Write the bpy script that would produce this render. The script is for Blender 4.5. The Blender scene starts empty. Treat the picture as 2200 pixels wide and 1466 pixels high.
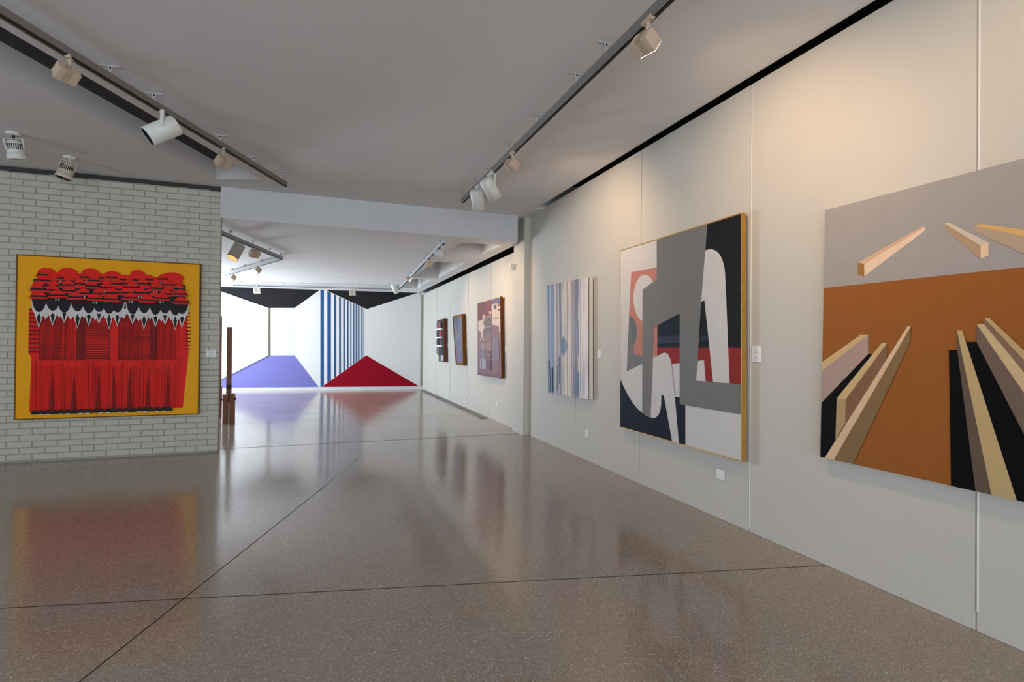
import bpy, bmesh, math, random
from mathutils import Vector, Matrix
R_ = random.Random(7)
sc = bpy.context.scene
COL = sc.collection

# ------------------------------------------------------------ camera
F_PX, YAW, PITCH, ROLL, EYE = 1147.57, 0.349461, 0.0070052, 0.0095921, 1.45
fw = Vector((math.sin(YAW)*math.cos(PITCH), math.cos(YAW)*math.cos(PITCH), math.sin(PITCH)))
r0 = Vector((math.cos(YAW), -math.sin(YAW), 0)); u0 = r0.cross(fw)
rt = r0*math.cos(ROLL)+u0*math.sin(ROLL); up = -r0*math.sin(ROLL)+u0*math.cos(ROLL)
cam_data = bpy.data.cameras.new('camera'); cam = bpy.data.objects.new('camera', cam_data); COL.objects.link(cam)
cam_data.sensor_width = 36; cam_data.lens = F_PX/2200*36; cam_data.clip_start = .05; cam_data.clip_end = 200
m = Matrix((( rt.x, up.x, -fw.x, 0), (rt.y, up.y, -fw.y, 0), (rt.z, up.z, -fw.z, EYE), (0,0,0,1)))
cam.matrix_world = m; sc.camera = cam
CAM = Vector((0,0,EYE))

# ------------------------------------------------------------ light and exposure
sc.view_settings.view_transform = 'Standard'; sc.view_settings.look = 'None'
sc.view_settings.exposure = 0.0; sc.view_settings.gamma = 1; sc.view_settings.use_curve_mapping = False
w = bpy.data.worlds.new('sky'); sc.world = w; w.use_nodes = True
bg = w.node_tree.nodes['Background']; bg.inputs[0].default_value = (.62,.78,1,1); bg.inputs[1].default_value = .8
def area(name, loc, d, sx, sy, power, col):
    l = bpy.data.lights.new(name, 'AREA'); l.shape = 'RECTANGLE'; l.size = sx; l.size_y = sy; l.energy = power; l.color = col
    o = bpy.data.objects.new(name, l); COL.objects.link(o); o.location = loc
    o.rotation_euler = Vector(d).to_track_quat('-Z','Z').to_euler(); return o
DAY = (.80,.90,1.0)
area('daylight_far_window', (-5.45,14.9,1.75), (1,0,0), 5.0, 2.5, 500, (.74,.87,1.0))
area('far_ceiling_bounce_fill', (-5.42,15.9,1.1), (1,-.25,.95), 3.4, 1.2, 520, (.74,.87,1.0))  # extra lamp added to lift the ceiling near the mural, as assumed ground bounce
area('daylight_back_window', (-1.6,-5.75,1.35), (0,1,.22), 8.0, 2.1, 405, (.80,.905,1.0))
area('daylight_left_window', (-7.45,2.0,1.35), (1,0,.15), 6.0, 2.1, 190, (.76,.88,1.0))

# ------------------------------------------------------------ projection onto real planes
def ray(x, y): return rt*((x-1100)/F_PX)+up*((733-y)/F_PX)+fw
def onz(x, y, z): d = ray(x,y); return CAM+d*((z-EYE)/d.z)
def onx(x, y, X): d = ray(x,y); return CAM+d*(X/d.x)
def ony(x, y, Y): d = ray(x,y); return CAM+d*(Y/d.y)
def onp(x, y, p, n): d = ray(x,y); return CAM+d*((p-CAM).dot(n)/d.dot(n))

# ------------------------------------------------------------ materials
def lin(c): 
    c = c/255; return c/12.92 if c <= .04045 else ((c+.055)/1.055)**2.4
_mc = {}
def mat(name, col, rough=.6, metal=0, emit=None, estr=0, spec=.5, noise=0, nscale=3, bump=0, bscale=40):
    key = (name, tuple(col))
    if key in _mc: return _mc[key]
    m = bpy.data.materials.new(name); m.use_nodes = True; nt = m.node_tree; b = nt.nodes['Principled BSDF']
    b.inputs['Base Color'].default_value = (*col,1); b.inputs['Roughness'].default_value = rough
    b.inputs['Metallic'].default_value = metal; b.inputs['Specular IOR Level'].default_value = spec
    tc = nt.nodes.new('ShaderNodeTexCoord')
    if noise:
        n = nt.nodes.new('ShaderNodeTexNoise'); n.inputs['Scale'].default_value = nscale; n.inputs['Detail'].default_value = 5
        mx = nt.nodes.new('ShaderNodeMix'); mx.data_type = 'RGBA'
        mx.inputs[6].default_value = (*[c*(1-noise) for c in col],1); mx.inputs[7].default_value = (*[min(1,c*(1+noise)) for c in col],1)
        nt.links.new(tc.outputs['Object'], n.inputs['Vector']); nt.links.new(n.outputs['Fac'], mx.inputs[0]); nt.links.new(mx.outputs[2], b.inputs['Base Color'])
    if bump:
        n = nt.nodes.new('ShaderNodeTexNoise'); n.inputs['Scale'].default_value = bscale; n.inputs['Detail'].default_value = 4
        bp = nt.nodes.new('ShaderNodeBump'); bp.inputs['Strength'].default_value = bump; bp.inputs['Distance'].default_value = .01
        nt.links.new(tc.outputs['Object'], n.inputs['Vector']); nt.links.new(n.outputs['Fac'], bp.inputs['Height']); nt.links.new(bp.outputs[0], b.inputs['Normal'])
    if emit:
        b.inputs['Emission Color'].default_value = (*emit,1); b.inputs['Emission Strength'].default_value = estr
    _mc[key] = m; return m
def paint(r, g, b, gain=1.22, rough=.55):
    c = [min(.86, lin(v)*gain) for v in (r,g,b)]
    return mat('paint_%02x%02x%02x' % (r,g,b), c, rough, spec=.08, noise=.06, nscale=9, bump=.08, bscale=300)

WALL = mat('wall_paint', (.585,.555,.50), .6, spec=.3, noise=.025, nscale=1.5, bump=.12, bscale=60)
BACKING = mat('joint_backing', (.55,.52,.47), .7)
CEIL = mat('ceiling_plaster', (.72,.70,.695), .85, noise=.05, nscale=1.2, bump=.15, bscale=25)
WHITEP = mat('white_plaster', (.66,.67,.69), .8, noise=.03, nscale=2, bump=.1, bscale=25)
DARKVOID = mat('gap_shade_dark_lining', (.055,.052,.05), .9)  # shade of the wall and ceiling gaps put into the colour; also lines the trench
BRICK = mat('painted_brick', (.56,.535,.45), .6, noise=.10, nscale=9, bump=.25, bscale=70)
MORTAR = mat('mortar', (.36,.355,.315), .9, noise=.15, nscale=30, bump=.5, bscale=120)
RAIL = mat('rail_grey', (.25,.235,.22), .45, metal=.3)
RAILLT = mat('rail_light', (.50,.54,.58), .4, metal=.2)
SLOT = mat('rail_slot', (.012,.011,.01), .6)
WIRE = mat('hanger_metal', (.62,.62,.62), .4, metal=.3)
LAMPW = mat('lamp_white', (.78,.78,.74), .4)
LAMPB = mat('lamp_beige', (.62,.47,.34), .5)
LAMPC = mat('lamp_cream', (.68,.60,.48), .5)
LAMPG = mat('lamp_groove', (.30,.20,.13), .6)
BLACK = mat('matt_black', (.015,.014,.013), .6)
GLOW = mat('lit_lens', (.9,.85,.7), .3, emit=(1,.86,.62), estr=9)
GLOWS = mat('lit_reflector', (.75,.5,.3), .3, emit=(1,.55,.25), estr=.7)
PLAIN = mat('lens_glass', (.75,.75,.72), .25)
PLASTIC = mat('white_plastic', (.82,.81,.78), .35)
CARD = mat('label_card', (.85,.85,.86), .5)
INK = mat('ink', (.25,.25,.27), .6)
WOOD = mat('frame_wood', (.30,.13,.045), .5, noise=.3, nscale=14)
GOLD = mat('gilt_edge', (.45,.24,.045), .42, metal=.25, noise=.4, nscale=18)
DKWOOD = mat('sculpture_wood', (.30,.125,.075), .45, noise=.35, nscale=10)

def floor_mat():
    m = bpy.data.materials.new('terrazzo'); m.use_nodes = True; nt = m.node_tree; N = nt.nodes; L = nt.links; b = N['Principled BSDF']
    tc = N.new('ShaderNodeTexCoord')
    v = N.new('ShaderNodeTexVoronoi'); v.inputs['Scale'].default_value = 125; L.new(tc.outputs['Object'], v.inputs['Vector'])
    sep = N.new('ShaderNodeSeparateColor'); L.new(v.outputs['Color'], sep.inputs[0])
    r = N.new('ShaderNodeValToRGB'); e = r.color_ramp.elements
    e[0].position = 0; e[0].color = (.23,.18,.145,1); e[1].position = 1; e[1].color = (.68,.59,.52,1)
    for p, c in ((.25,(.345,.270,.212)),(.55,(.395,.312,.248)),(.80,(.445,.357,.288)),(.93,(.55,.455,.375))):
        q = e.new(p); q.color = (*c,1)
    L.new(sep.outputs[0], r.inputs[0])
    n = N.new('ShaderNodeTexNoise'); n.inputs['Scale'].default_value = .9; n.inputs['Detail'].default_value = 6; L.new(tc.outputs['Object'], n.inputs['Vector'])
    r2 = N.new('ShaderNodeMapRange'); r2.inputs['To Min'].default_value = .84; r2.inputs['To Max'].default_value = 1.16; L.new(n.outputs['Fac'], r2.inputs[0])
    # cement matrix between the chips
    d = N.new('ShaderNodeMapRange'); d.inputs['From Min'].default_value = .35; d.inputs['From Max'].default_value = .75; L.new(v.outputs['Distance'], d.inputs[0])
    mx = N.new('ShaderNodeMix'); mx.data_type = 'RGBA'; L.new(d.outputs[0], mx.inputs[0]); L.new(r.outputs[0], mx.inputs[6]); mx.inputs[7].default_value = (.365,.288,.228,1)
    ml = N.new('ShaderNodeVectorMath'); ml.operation = 'SCALE'; L.new(mx.outputs[2], ml.inputs[0]); L.new(r2.outputs[0], ml.inputs['Scale'])
    L.new(ml.outputs[0], b.inputs['Base Color'])
    n3 = N.new('ShaderNodeTexNoise'); n3.inputs['Scale'].default_value = 1.6; n3.inputs['Detail'].default_value = 8; L.new(tc.outputs['Object'], n3.inputs['Vector'])
    r3 = N.new('ShaderNodeMapRange'); r3.inputs['To Min'].default_value = .09; r3.inputs['To Max'].default_value = .19; L.new(n3.outputs['Fac'], r3.inputs[0])
    L.new(r3.outputs[0], b.inputs['Roughness']); b.inputs['Specular IOR Level'].default_value = .55
    n4 = N.new('ShaderNodeTexNoise'); n4.inputs['Scale'].default_value = 2.2; n4.inputs['Detail'].default_value = 2; L.new(tc.outputs['Object'], n4.inputs['Vector'])
    bp = N.new('ShaderNodeBump'); bp.inputs['Strength'].default_value = .015; bp.inputs['Distance'].default_value = .01
    L.new(n4.outputs['Fac'], bp.inputs['Height']); L.new(bp.outputs[0], b.inputs['Normal'])
    return m
FLOOR = floor_mat()
JOINT = mat('floor_joint', (.045,.035,.028), .7, spec=.1)

def smear_mat(name, base, blue, amt, sz=(14,.55)):
    # stripe colour broken up by vertical smears of a second colour
    m = bpy.data.materials.new(name); m.use_nodes = True; nt = m.node_tree; N = nt.nodes; L = nt.links; b = N['Principled BSDF']
    tc = N.new('ShaderNodeTexCoord'); mp = N.new('ShaderNodeMapping'); mp.inputs['Scale'].default_value = (1, sz[0], sz[1]); L.new(tc.outputs['Object'], mp.inputs[0])
    n = N.new('ShaderNodeTexNoise'); n.inputs['Scale'].default_value = 3.0; n.inputs['Detail'].default_value = 4; L.new(mp.outputs[0], n.inputs['Vector'])
    r = N.new('ShaderNodeMapRange'); r.inputs['From Min'].default_value = .56-amt*1.2; r.inputs['From Max'].default_value = .72-amt*.9; L.new(n.outputs['Fac'], r.inputs[0])
    mx = N.new('ShaderNodeMix'); mx.data_type = 'RGBA'; mx.inputs[6].default_value = (*base,1); mx.inputs[7].default_value = (*blue,1)
    L.new(r.outputs[0], mx.inputs[0]); L.new(mx.outputs[2], b.inputs['Base Color']); b.inputs['Roughness'].default_value = .5
    return m
def blotch_mat(name, cols, scale):
    m = bpy.data.materials.new(name); m.use_nodes = True; nt = m.node_tree; N = nt.nodes; L = nt.links; b = N['Principled BSDF']
    tc = N.new('ShaderNodeTexCoord'); mp = N.new('ShaderNodeMapping'); mp.inputs['Scale'].default_value = (1, 1.4, .8); L.new(tc.outputs['Object'], mp.inputs[0])
    n = N.new('ShaderNodeTexNoise'); n.inputs['Scale'].default_value = scale; n.inputs['Detail'].default_value = 5; n.inputs['Distortion'].default_value = .8; L.new(mp.outputs[0], n.inputs['Vector'])
    r = N.new('ShaderNodeValToRGB'); e = r.color_ramp.elements; k = len(cols)
    e[0].position = .30; e[0].color = (*cols[0],1); e[1].position = .72; e[1].color = (*cols[-1],1)
    for i, c in enumerate(cols[1:-1]): q = e.new(.30+.42*(i+1)/(k-1)); q.color = (*c,1)
    L.new(n.outputs['Fac'], r.inputs[0]); L.new(r.outputs[0], b.inputs['Base Color']); b.inputs['Roughness'].default_value = .5
    return m

# ------------------------------------------------------------ mesh helpers
class MB:
    def __init__(s): s.v = []; s.f = []; s.mi = []; s.mats = []; s.sm = []
    def mid(s, m):
        if m not in s.mats: s.mats.append(m)
        return s.mats.index(m)
    def face(s, pts, m, smooth=False):
        i = len(s.v); s.v += [Vector(p) for p in pts]; s.f.append(list(range(i, i+len(pts)))); s.mi.append(s.mid(m)); s.sm.append(smooth)
    def box(s, lo, hi, m, M=None, bev=0, tags=None):
        bm = bmesh.new(); bmesh.ops.create_cube(bm, size=1)
        lo = Vector(lo); hi = Vector(hi); c = (lo+hi)/2; d = hi-lo
        for v in bm.verts: v.co = Vector((v.co.x*d.x+c.x, v.co.y*d.y+c.y, v.co.z*d.z+c.z))
        if bev: bmesh.ops.bevel(bm, geom=bm.edges[:], offset=bev, segments=2, profile=.7, affect='EDGES')
        s.add(bm, m, M)
    def add(s, bm, m, M=None, smooth=False):
        i = len(s.v); k = s.mid(m)
        bm.verts.ensure_lookup_table(); bm.verts.index_update()
        s.v += [(M @ v.co if M else v.co.copy()) for v in bm.verts]
        for f in bm.faces: s.f.append([i+v.index for v in f.verts]); s.mi.append(k); s.sm.append(smooth)
        bm.free()
    def prism(s, pts, vec, m, side=None, back=True):
        # planar polygon extruded by vec; first face keeps material m
        side = side or m; vec = Vector(vec); P = [Vector(p) for p in pts]; Q = [p+vec for p in P]
        s.face(P, m)
        if back: s.face(Q[::-1], side)
        for a in range(len(P)):
            b = (a+1) % len(P); s.face([P[b], P[a], Q[a], Q[b]], side)
    def lathe(s, prof, M, m, seg=24, smooth=True):
        i = len(s.v); k = s.mid(m)
        for r, t in prof:
            for j in range(seg):
                a = 2*math.pi*j/seg; s.v.append(M @ Vector((r*math.cos(a), r*math.sin(a), t)))
        for q in range(len(prof)-1):
            for j in range(seg):
                j2 = (j+1) % seg
                s.f.append([i+q*seg+j, i+q*seg+j2, i+(q+1)*seg+j2, i+(q+1)*seg+j]); s.mi.append(k); s.sm.append(smooth)
    def tube(s, a, b, r, m, seg=10):
        a = Vector(a); b = Vector(b); d = b-a; M = frame(a, d)
        s.lathe([(0.0001,0),(r,0),(r,d.length),(0.0001,d.length)], M, m, seg, False)
    def build(s, name, parent=None, origin=None, **kw):
        me = bpy.data.meshes.new(name); o = bpy.data.objects.new(name, me); COL.objects.link(o)
        if origin is None: origin = parent['_w'] if parent is not None and '_w' in parent else (0,0,0)
        org = Vector(origin)
        me.from_pydata([v-org for v in s.v], [], s.f)
        for mm in s.mats: me.materials.append(mm)
        me.polygons.foreach_set('material_index', s.mi); me.polygons.foreach_set('use_smooth', s.sm)
        me.update(); 
        if parent is not None: o.parent = parent; o['_w'] = tuple(org)
        else: o.location = org
        for k, v in kw.items(): o[k] = v
        return o
def frame(p, zdir, xhint=(1,0,0)):
    z = Vector(zdir).normalized(); x = Vector(xhint); x = x-z*x.dot(z)
    if x.length < 1e-3: x = Vector((0,1,0)); x = x-z*x.dot(z)
    x.normalize(); y = z.cross(x)
    return Matrix(((x.x,y.x,z.x,p[0]),(x.y,y.y,z.y,p[1]),(x.z,y.z,z.z,p[2]),(0,0,0,1)))
def thing(name, loc, label, cat, group=None):
    o = bpy.data.objects.new(name, None); COL.objects.link(o); o.location = loc; o.empty_display_size = .1
    o['label'] = label; o['category'] = cat; o['_w'] = tuple(loc)
    if group: o['group'] = group
    return o
def clip(poly, quad):
    # Sutherland-Hodgman in 2-D, quad counter-clockwise
    out = poly
    for i in range(len(quad)):
        a = quad[i]; b = quad[(i+1) % len(quad)]; src = out; out = []
        ins = lambda p: (b[0]-a[0])*(p[1]-a[1])-(b[1]-a[1])*(p[0]-a[0]) >= -1e-9
        for j in range(len(src)):
            p = src[j]; q = src[(j+1) % len(src)]
            if ins(p) != ins(q):
                d1 = (b[0]-a[0])*(p[1]-a[1])-(b[1]-a[1])*(p[0]-a[0]); d2 = (b[0]-a[0])*(q[1]-a[1])-(b[1]-a[1])*(q[0]-a[0])
                t = d1/(d1-d2); X = (p[0]+(q[0]-p[0])*t, p[1]+(q[1]-p[1])*t)
                if ins(p): out += [p, X]
                else: out += [X]
            elif ins(p): out.append(p)
        if not out: return []
    return out

H, H2, XW, YB = 3.50, 3.09, 3.20, 7.93       # ceilings, right wall, brick wall

# ------------------------------------------------------------ floor
fl = MB(); fl.face([(-8,-6.5,0),(4,-6.5,0),(4,19,0),(-8,19,0)], FLOOR)
def joint(a, b, wd=.009):
    a = Vector((*a,0)); b = Vector((*b,0)); d = (b-a).normalized(); n = Vector((-d.y,d.x,0))*wd/2
    z = Vector((0,0,.0008)); fl.face([a-n+z, b-n+z, b+n+z, a+n+z], JOINT)
joint((-1.25,8.15),(3.1,8.15),.018); joint((-5.5,4.50),(3.19,2.63),.006); joint((-1.97,-.25),(.10,5.77),.007); joint((.10,5.77),(.88,8.15),.003)
joint((-5.4,10.6),(3.0,10.6),.008); joint((-5.4,13.2),(3.0,13.2),.008)
fl.build('floor', kind='structure')

# ------------------------------------------------------------ ceilings
def sheet(mb, outer, holes, z, m):
    bm = bmesh.new(); ed = []
    for lp in [outer]+holes:
        vs = [bm.verts.new((*p, z)) for p in lp]; ed += [bm.edges.new((vs[i], vs[(i+1) % len(vs)])) for i in range(len(vs))]
    bmesh.ops.triangle_fill(bm, edges=ed, use_beauty=True, use_dissolve=False)
    bm.normal_update()
    for f in bm.faces:
        if f.normal.z > 0: f.normal_flip()
    mb.add(bm, m)
def coffer(mb, q, z, dep, m, top):
    for i in range(len(q)):
        a = q[i]; b = q[(i+1) % len(q)]; mb.face([(*a,z),(*b,z),(*b,z+dep),(*a,z+dep)], m)
    mb.face([(*p, z+dep) for p in q], top)
ce = MB()
tr = Vector((1.28,2.95)).normalized(); tl = Vector((1.07,2.45)).normalized()
trR = Vector((-.69,7.37)); trL = Vector((-1.22,7.58))
trench = [tuple(trL), tuple(trR), tuple(trR-tr*8.5), tuple(trL-tl*8.7)]
CE_X = 3.03
sheet(ce, [(-8,-6.5),(CE_X,-6.5),(CE_X,7.42),(3.24,7.42),(3.24,8.5),(-8,8.5)], [trench], H, CEIL)
coffer(ce, trench, H, .22, CEIL, DARKVOID)
# rolled-up edge, shaped for a soft shade gradient at the gap above the panels
for i in range(6):
    a0, a1 = math.pi/2*i/6, math.pi/2*(i+1)/6
    p0 = (CE_X+.11*math.sin(a0), H+.11*(1-math.cos(a0))); p1 = (CE_X+.11*math.sin(a1), H+.11*(1-math.cos(a1)))
    ce.face([(p0[0],-6.5,p0[1]),(p1[0],-6.5,p1[1]),(p1[0],7.42,p1[1]),(p0[0],7.42,p0[1])], CEIL, True)
ce.face([(CE_X+.11,-6.5,H+.11),(CE_X+.11,7.42,H+.11),(CE_X+.11,7.42,H+.4),(CE_X+.11,-6.5,H+.4)], DARKVOID)  # cavity faces coloured dark to paint in the gap's shade
ce.face([(CE_X,-6.5,H+.4),(4,-6.5,H+.4),(4,7.42,H+.4),(CE_X,7.42,H+.4)], DARKVOID)
ce.face([(CE_X,7.42,H),(4,7.42,H),(4,7.42,H+.4),(CE_X,7.42,H+.4)], CEIL)
ce.build('ceiling', kind='structure')

cf = MB()
CF_X = 3.02
cof = [[(2.16,8.35),(2.18,9.46),(2.81,9.40),(2.84,8.35)], [(2.17,10.50),(2.19,13.2),(2.81,13.1),(2.78,10.45)], [(2.18,13.6),(2.18,15.8),(2.78,15.9),(2.72,13.55)]]
sheet(cf, [(-8,YB+.13),(-1.22,YB+.13),(-1.22,YB),(2.97,YB),(2.97,8.29),(CF_X,8.29),(CF_X,19),(-8,19)], cof, H2, CEIL)
for q, d in zip(cof, (.30,.40,.30)): coffer(cf, q, H2, d, CEIL, CEIL)
for i in range(6):  # same rolled edge, shaped to grade the shade at the far gap
    a0, a1 = math.pi/2*i/6, math.pi/2*(i+1)/6
    p0 = (CF_X+.08*math.sin(a0), H2+.08*(1-math.cos(a0))); p1 = (CF_X+.08*math.sin(a1), H2+.08*(1-math.cos(a1)))
    cf.face([(p0[0],8.29,p0[1]),(p1[0],8.29,p1[1]),(p1[0],19,p1[1]),(p0[0],19,p0[1])], CEIL, True)
cf.face([(CF_X+.08,8.29,H2+.08),(CF_X+.08,19,H2+.08),(CF_X+.08,19,H2+.35),(CF_X+.08,8.29,H2+.35)], DARKVOID)  # far cavity coloured dark in place of unlit depth
cf.face([(CF_X,8.29,H2+.35),(4,8.29,H2+.35),(4,19,H2+.35),(CF_X,19,H2+.35)], DARKVOID)
cf.build('ceiling_far', kind='structure')
# white fascia where the ceiling steps down
fa = MB(); fa.face([(-1.22,YB,H2),(2.97,YB,H2),(2.97,YB,H+.005),(-1.22,YB,H+.005)], WHITEP)
fa.face([(2.97,YB,H2),(2.97,8.29,H2),(2.97,8.29,H),(2.97,YB,H)], WHITEP); fa.face([(2.97,8.29,H2),(3.3,8.29,H2),(3.3,8.29,H),(2.97,8.29,H)], WHITEP)
fa.build('trim_2', kind='structure')

# ------------------------------------------------------------ right wall of panels
wr = MB(); seams = [-6.5,-4.35,-2.82,-1.29,.24,1.77,3.31,4.83,6.32,7.98]
for a, b in zip(seams, seams[1:]): wr.box((XW, a+.005, .001), (XW+.03, b-.005, H+.025), WALL, bev=.003)
wr.box((XW+.006,-6.5,0),(XW+.05,7.98,H+.02), BACKING)
for ys, zz0 in ((1.762,.10),(3.304,.03)): wr.box((XW-.004,ys-.005,zz0),(XW+.01,ys+.003,H+.02), LAMPW, bev=.002)
wr.box((4,-6.5,0),(4.1,19,H+.5), DARKVOID)
wr.build('wall_right', kind='structure')
wf = MB(); seams = [8.44,10.02,11.69,13.41,15.06,17.3]
for a, b in zip(seams, seams[1:]): wf.box((XW, a+.009, .001), (XW+.03, b-.009, 3.06), WALL, bev=.003)
wf.box((XW+.010,8.44,0),(XW+.05,19,3.05), BACKING)
wf.build('wall_far_right', kind='structure')
co = MB(); co.box((3.10,7.96,0),(3.6,8.46,H+.02), WALL, bev=.006); co.build('wall_column', kind='structure')

# ------------------------------------------------------------ brick wall
bw = MB(); BH, BL, JT = .0758, .245, .009; XE = -1.215; k = 0; z = .02
while z+BH < H-.02:
    x = XE-(BL/2 if k % 2 else 0); xs = [(x, XE)] if k % 2 else []
    while x > -8: xs.append((x-BL, x)); x -= BL
    for a, b in xs:
        d = R_.uniform(0,.0025); a1 = a+JT/2; b1 = b-(JT/2 if b < XE-.01 else 0); z0 = z+JT/2; z1 = z+BH-JT/2; y0 = YB+d; c = .004
        A = [(a1,y0+c,z0),(b1,y0+c,z0),(b1,y0+c,z1),(a1,y0+c,z1)]; B = [(a1+c,y0,z0+c),(b1-c,y0,z0+c),(b1-c,y0,z1-c),(a1+c,y0,z1-c)]
        bw.face(B, BRICK)
        for i in range(4): bw.face([A[i], A[(i+1) % 4], B[(i+1) % 4], B[i]], BRICK)
        C = [(p[0], YB+.03, p[2]) for p in A]
        for i in range(4): bw.face([C[i], C[(i+1) % 4], A[(i+1) % 4], A[i]], BRICK)
    z += BH; k += 1
zt = z
bw.box((-8,YB+.008,0),(XE-.004,YB+.13,zt), MORTAR)
bw.box((-8,YB+.02,zt),(XE-.004,YB+.12,H+.03), DARKVOID)  # dark strip painting the shade between brick top and ceiling
gx = -8
while gx < XE-.1:      # ragged mortar along the gap at the ceiling
    l = R_.uniform(.05,.2); bw.box((gx,YB+.006,zt-.004),(min(gx+l,XE-.005),YB+.03,zt+R_.uniform(.002,.014)), MORTAR); gx += l
bw.build('wall_left', kind='structure')

# outer shell with the window openings that light the room
sh = MB()
def holed_wall_x(mb, X, y0, y1, wy0, wy1, wz0, wz1, top, m):
    for lo, hi in (((y0,0),(wy0,top)),((wy1,0),(y1,top)),((wy0,0),(wy1,wz0)),((wy0,wz1),(wy1,top))):
        mb.box((X-.15,lo[0],lo[1]),(X,hi[0],hi[1]), m)
holed_wall_x(sh, -7.35, -6.5, 8.5, -1.0, 5.0, .3, 2.4, H, WALL)
sh.build('wall_outer_left', kind='structure')
sh = MB(); holed_wall_x(sh, -5.35, 8.05, 18.9, 11.8, 17.4, .5, 3.0, H2, WALL); sh.build('wall_far_left', kind='structure')
sh = MB(); Y = -5.65
for lo, hi in (((-8,0),(-5.6,H)),((2.4,0),(4,H)),((-5.6,0),(2.4,.4)),((-5.6,2.4),(2.4,H))): sh.box((lo[0],Y-.15,lo[1]),(hi[0],Y,hi[1]), WALL)
sh.build('wall_back', kind='structure')
for n, (a, b) in enumerate((((-7.43,-1,.3),(-7.37,5,2.4)), ((-5.43,11.8,.5),(-5.37,17.4,3.0)), ((-5.6,-5.73,.4),(2.4,-5.67,2.4)))):
    wn = MB(); ax = 1 if n < 2 else 0
    L0, L1 = a[ax], b[ax]; q = 4
    for i in range(q+1):
        t = L0+(L1-L0)*i/q; lo = list(a); hi = list(b); lo[ax] = t-.03; hi[ax] = t+.03; wn.box(lo, hi, LAMPW)
    for zz in (a[2], b[2]-.05): lo = list(a); hi = list(b); lo[2] = zz; hi[2] = zz+.05; wn.box(lo, hi, LAMPW)
    wn.build('window_%d' % (n+1), kind='structure')

# ------------------------------------------------------------ end wall with the geometric mural
m0 = onz(477,840,0); m1 = onz(912,836,0); m0.z = m1.z = 0
MU = (m1-m0).normalized(); MN = Vector((MU.y,-MU.x,0))      # MN points to the viewer
def mural(x, y): return onp(x, y, m0, MN)
def mpt(x, y): p = mural(x,y)-m0; return (p.dot(MU), p.z)
L_ = -2.6; R2 = mpt(904,700)[0]
we = MB()
def mw(u, z, off=0): return m0+MU*u+Vector((0,0,z))+MN*off
def mbox(mb, u0, z0, u1, z1, d0, d1, m):
    P = [mw(u0,z0,d1), mw(u1,z0,d1), mw(u1,z1,d1), mw(u0,z1,d1)]; mb.prism(P, MN*(d0-d1), m)
mbox(we, L_-.3, 0, 6.4, H2+.4, -.15, -.02, WHITEP)
mbox(we, L_-.3, 0, 6.05, .085, -.02, .03, WHITEP)
we.build('wall_end', kind='structure')
W1 = mat('mural_white', (.72,.72,.71), .6, spec=.18, noise=.01, nscale=2)
MBK = mat('mural_black', (.014,.014,.016), .5, spec=.12); MBL = mat('mural_blue', (.022,.085,.22), .5, spec=.18)
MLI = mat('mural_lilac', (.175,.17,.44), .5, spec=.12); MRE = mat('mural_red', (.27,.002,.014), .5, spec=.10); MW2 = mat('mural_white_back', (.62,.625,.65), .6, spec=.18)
mt = thing('wall_mural', mw(3,0,0), 'geometric mural of black, lilac, red and blue stripes painted across the end wall', 'mural')
mb = MB(); zb = .09; zt_ = H2-.003
def mpoly(mb, px, m, off): mb.face([mw(*mpt(*p), off) for p in px], m)
def mz(px, z): return mw(mpt(px,700)[0], z)
P0 = [mw(L_,zb,0), mw(R2,zb,0), mw(R2,zt_,0), mw(L_,zt_,0)]; mb.prism(P0, -MN*.018, W1)
quad = [(L_,zb),(R2,zb),(R2,zt_),(L_,zt_)]
def mp2(pts, m, off, raw=False):
    q = clip([p if raw else mpt(*p) for p in pts], quad)
    if q: mb.face([mw(u,z,off) for u,z in q], m)
# left half (far-left diagonals extended along their own lines)
a = mpt(577,662); b = mpt(477,627); ext = (L_, b[1]+(b[1]-a[1])/(b[0]-a[0])*(L_-b[0]))
mp2([(L_,zt_+.1), ext, a, mpt(633,662), (mpt(689,700)[0], zt_+.03)], MBK, .0008, True)
a2 = mpt(577,764); b2 = mpt(495,806); ext2 = (L_, b2[1]+(b2[1]-a2[1])/(b2[0]-a2[0])*(L_-b2[0]))
mp2([a2, ext2, (L_,zb-.2), (mpt(687,700)[0],zb-.01), mpt(633,764)], MLI, .0008, True)
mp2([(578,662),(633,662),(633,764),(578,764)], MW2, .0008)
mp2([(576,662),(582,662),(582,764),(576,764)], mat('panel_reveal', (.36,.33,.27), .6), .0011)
# right half
mp2([mpt(697,622), mpt(788,664.5), mpt(904,627.5), (R2, zt_), (R2,zt_+.2), (mpt(690,700)[0],zt_+.2)], MBK, .0008, True)
mp2([(688,834),(787,764),(904,832.5),(904,860),(688,860)], MRE, .0012)
def top_y(x): return 623+(x-697)/(788-697)*(664.5-623) if x > 697 else 560
def bot_y(x): return 832-(x-690)/(787-690)*(832-764)
stripes = [(688.3,696),(703.2,711),(717.3,722.5),(728.3,732.5),(737.3,741),(745.8,748.9),(752.4,755.2),(758.9,761.3),(764,766.2),(768.4,770.1),(772.3,774),(775.9,777.2),(778.5,779.4),(780.2,781),(782.3,782.8)]
for s0, s1 in stripes: mp2([(s0,bot_y(s0)),(s1,bot_y(s1)),(s1,top_y(s1)),(s0,top_y(s0))], MBL, .0010)
mb.build('mural_panel', mt)
mb = MB(); lp = [ext2, a2, a, ext]; lp = [(u,z) for u,z in lp]
mb.prism([mw(u,z,.035) for u,z in lp], -MN*.0335, W1, mat('panel_edge', (.50,.46,.36), .6)); mb.build('raised_panel', mt, label='white raised panel')
mb = MB(); u0_ = mpt(904.3,700)[0]; mbox(mb, u0_, .0, u0_+.12, H2, -.019, .02, mat('beige_strip', (.33,.31,.25), .6)); mb.build('trim_1', kind='structure')

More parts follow.
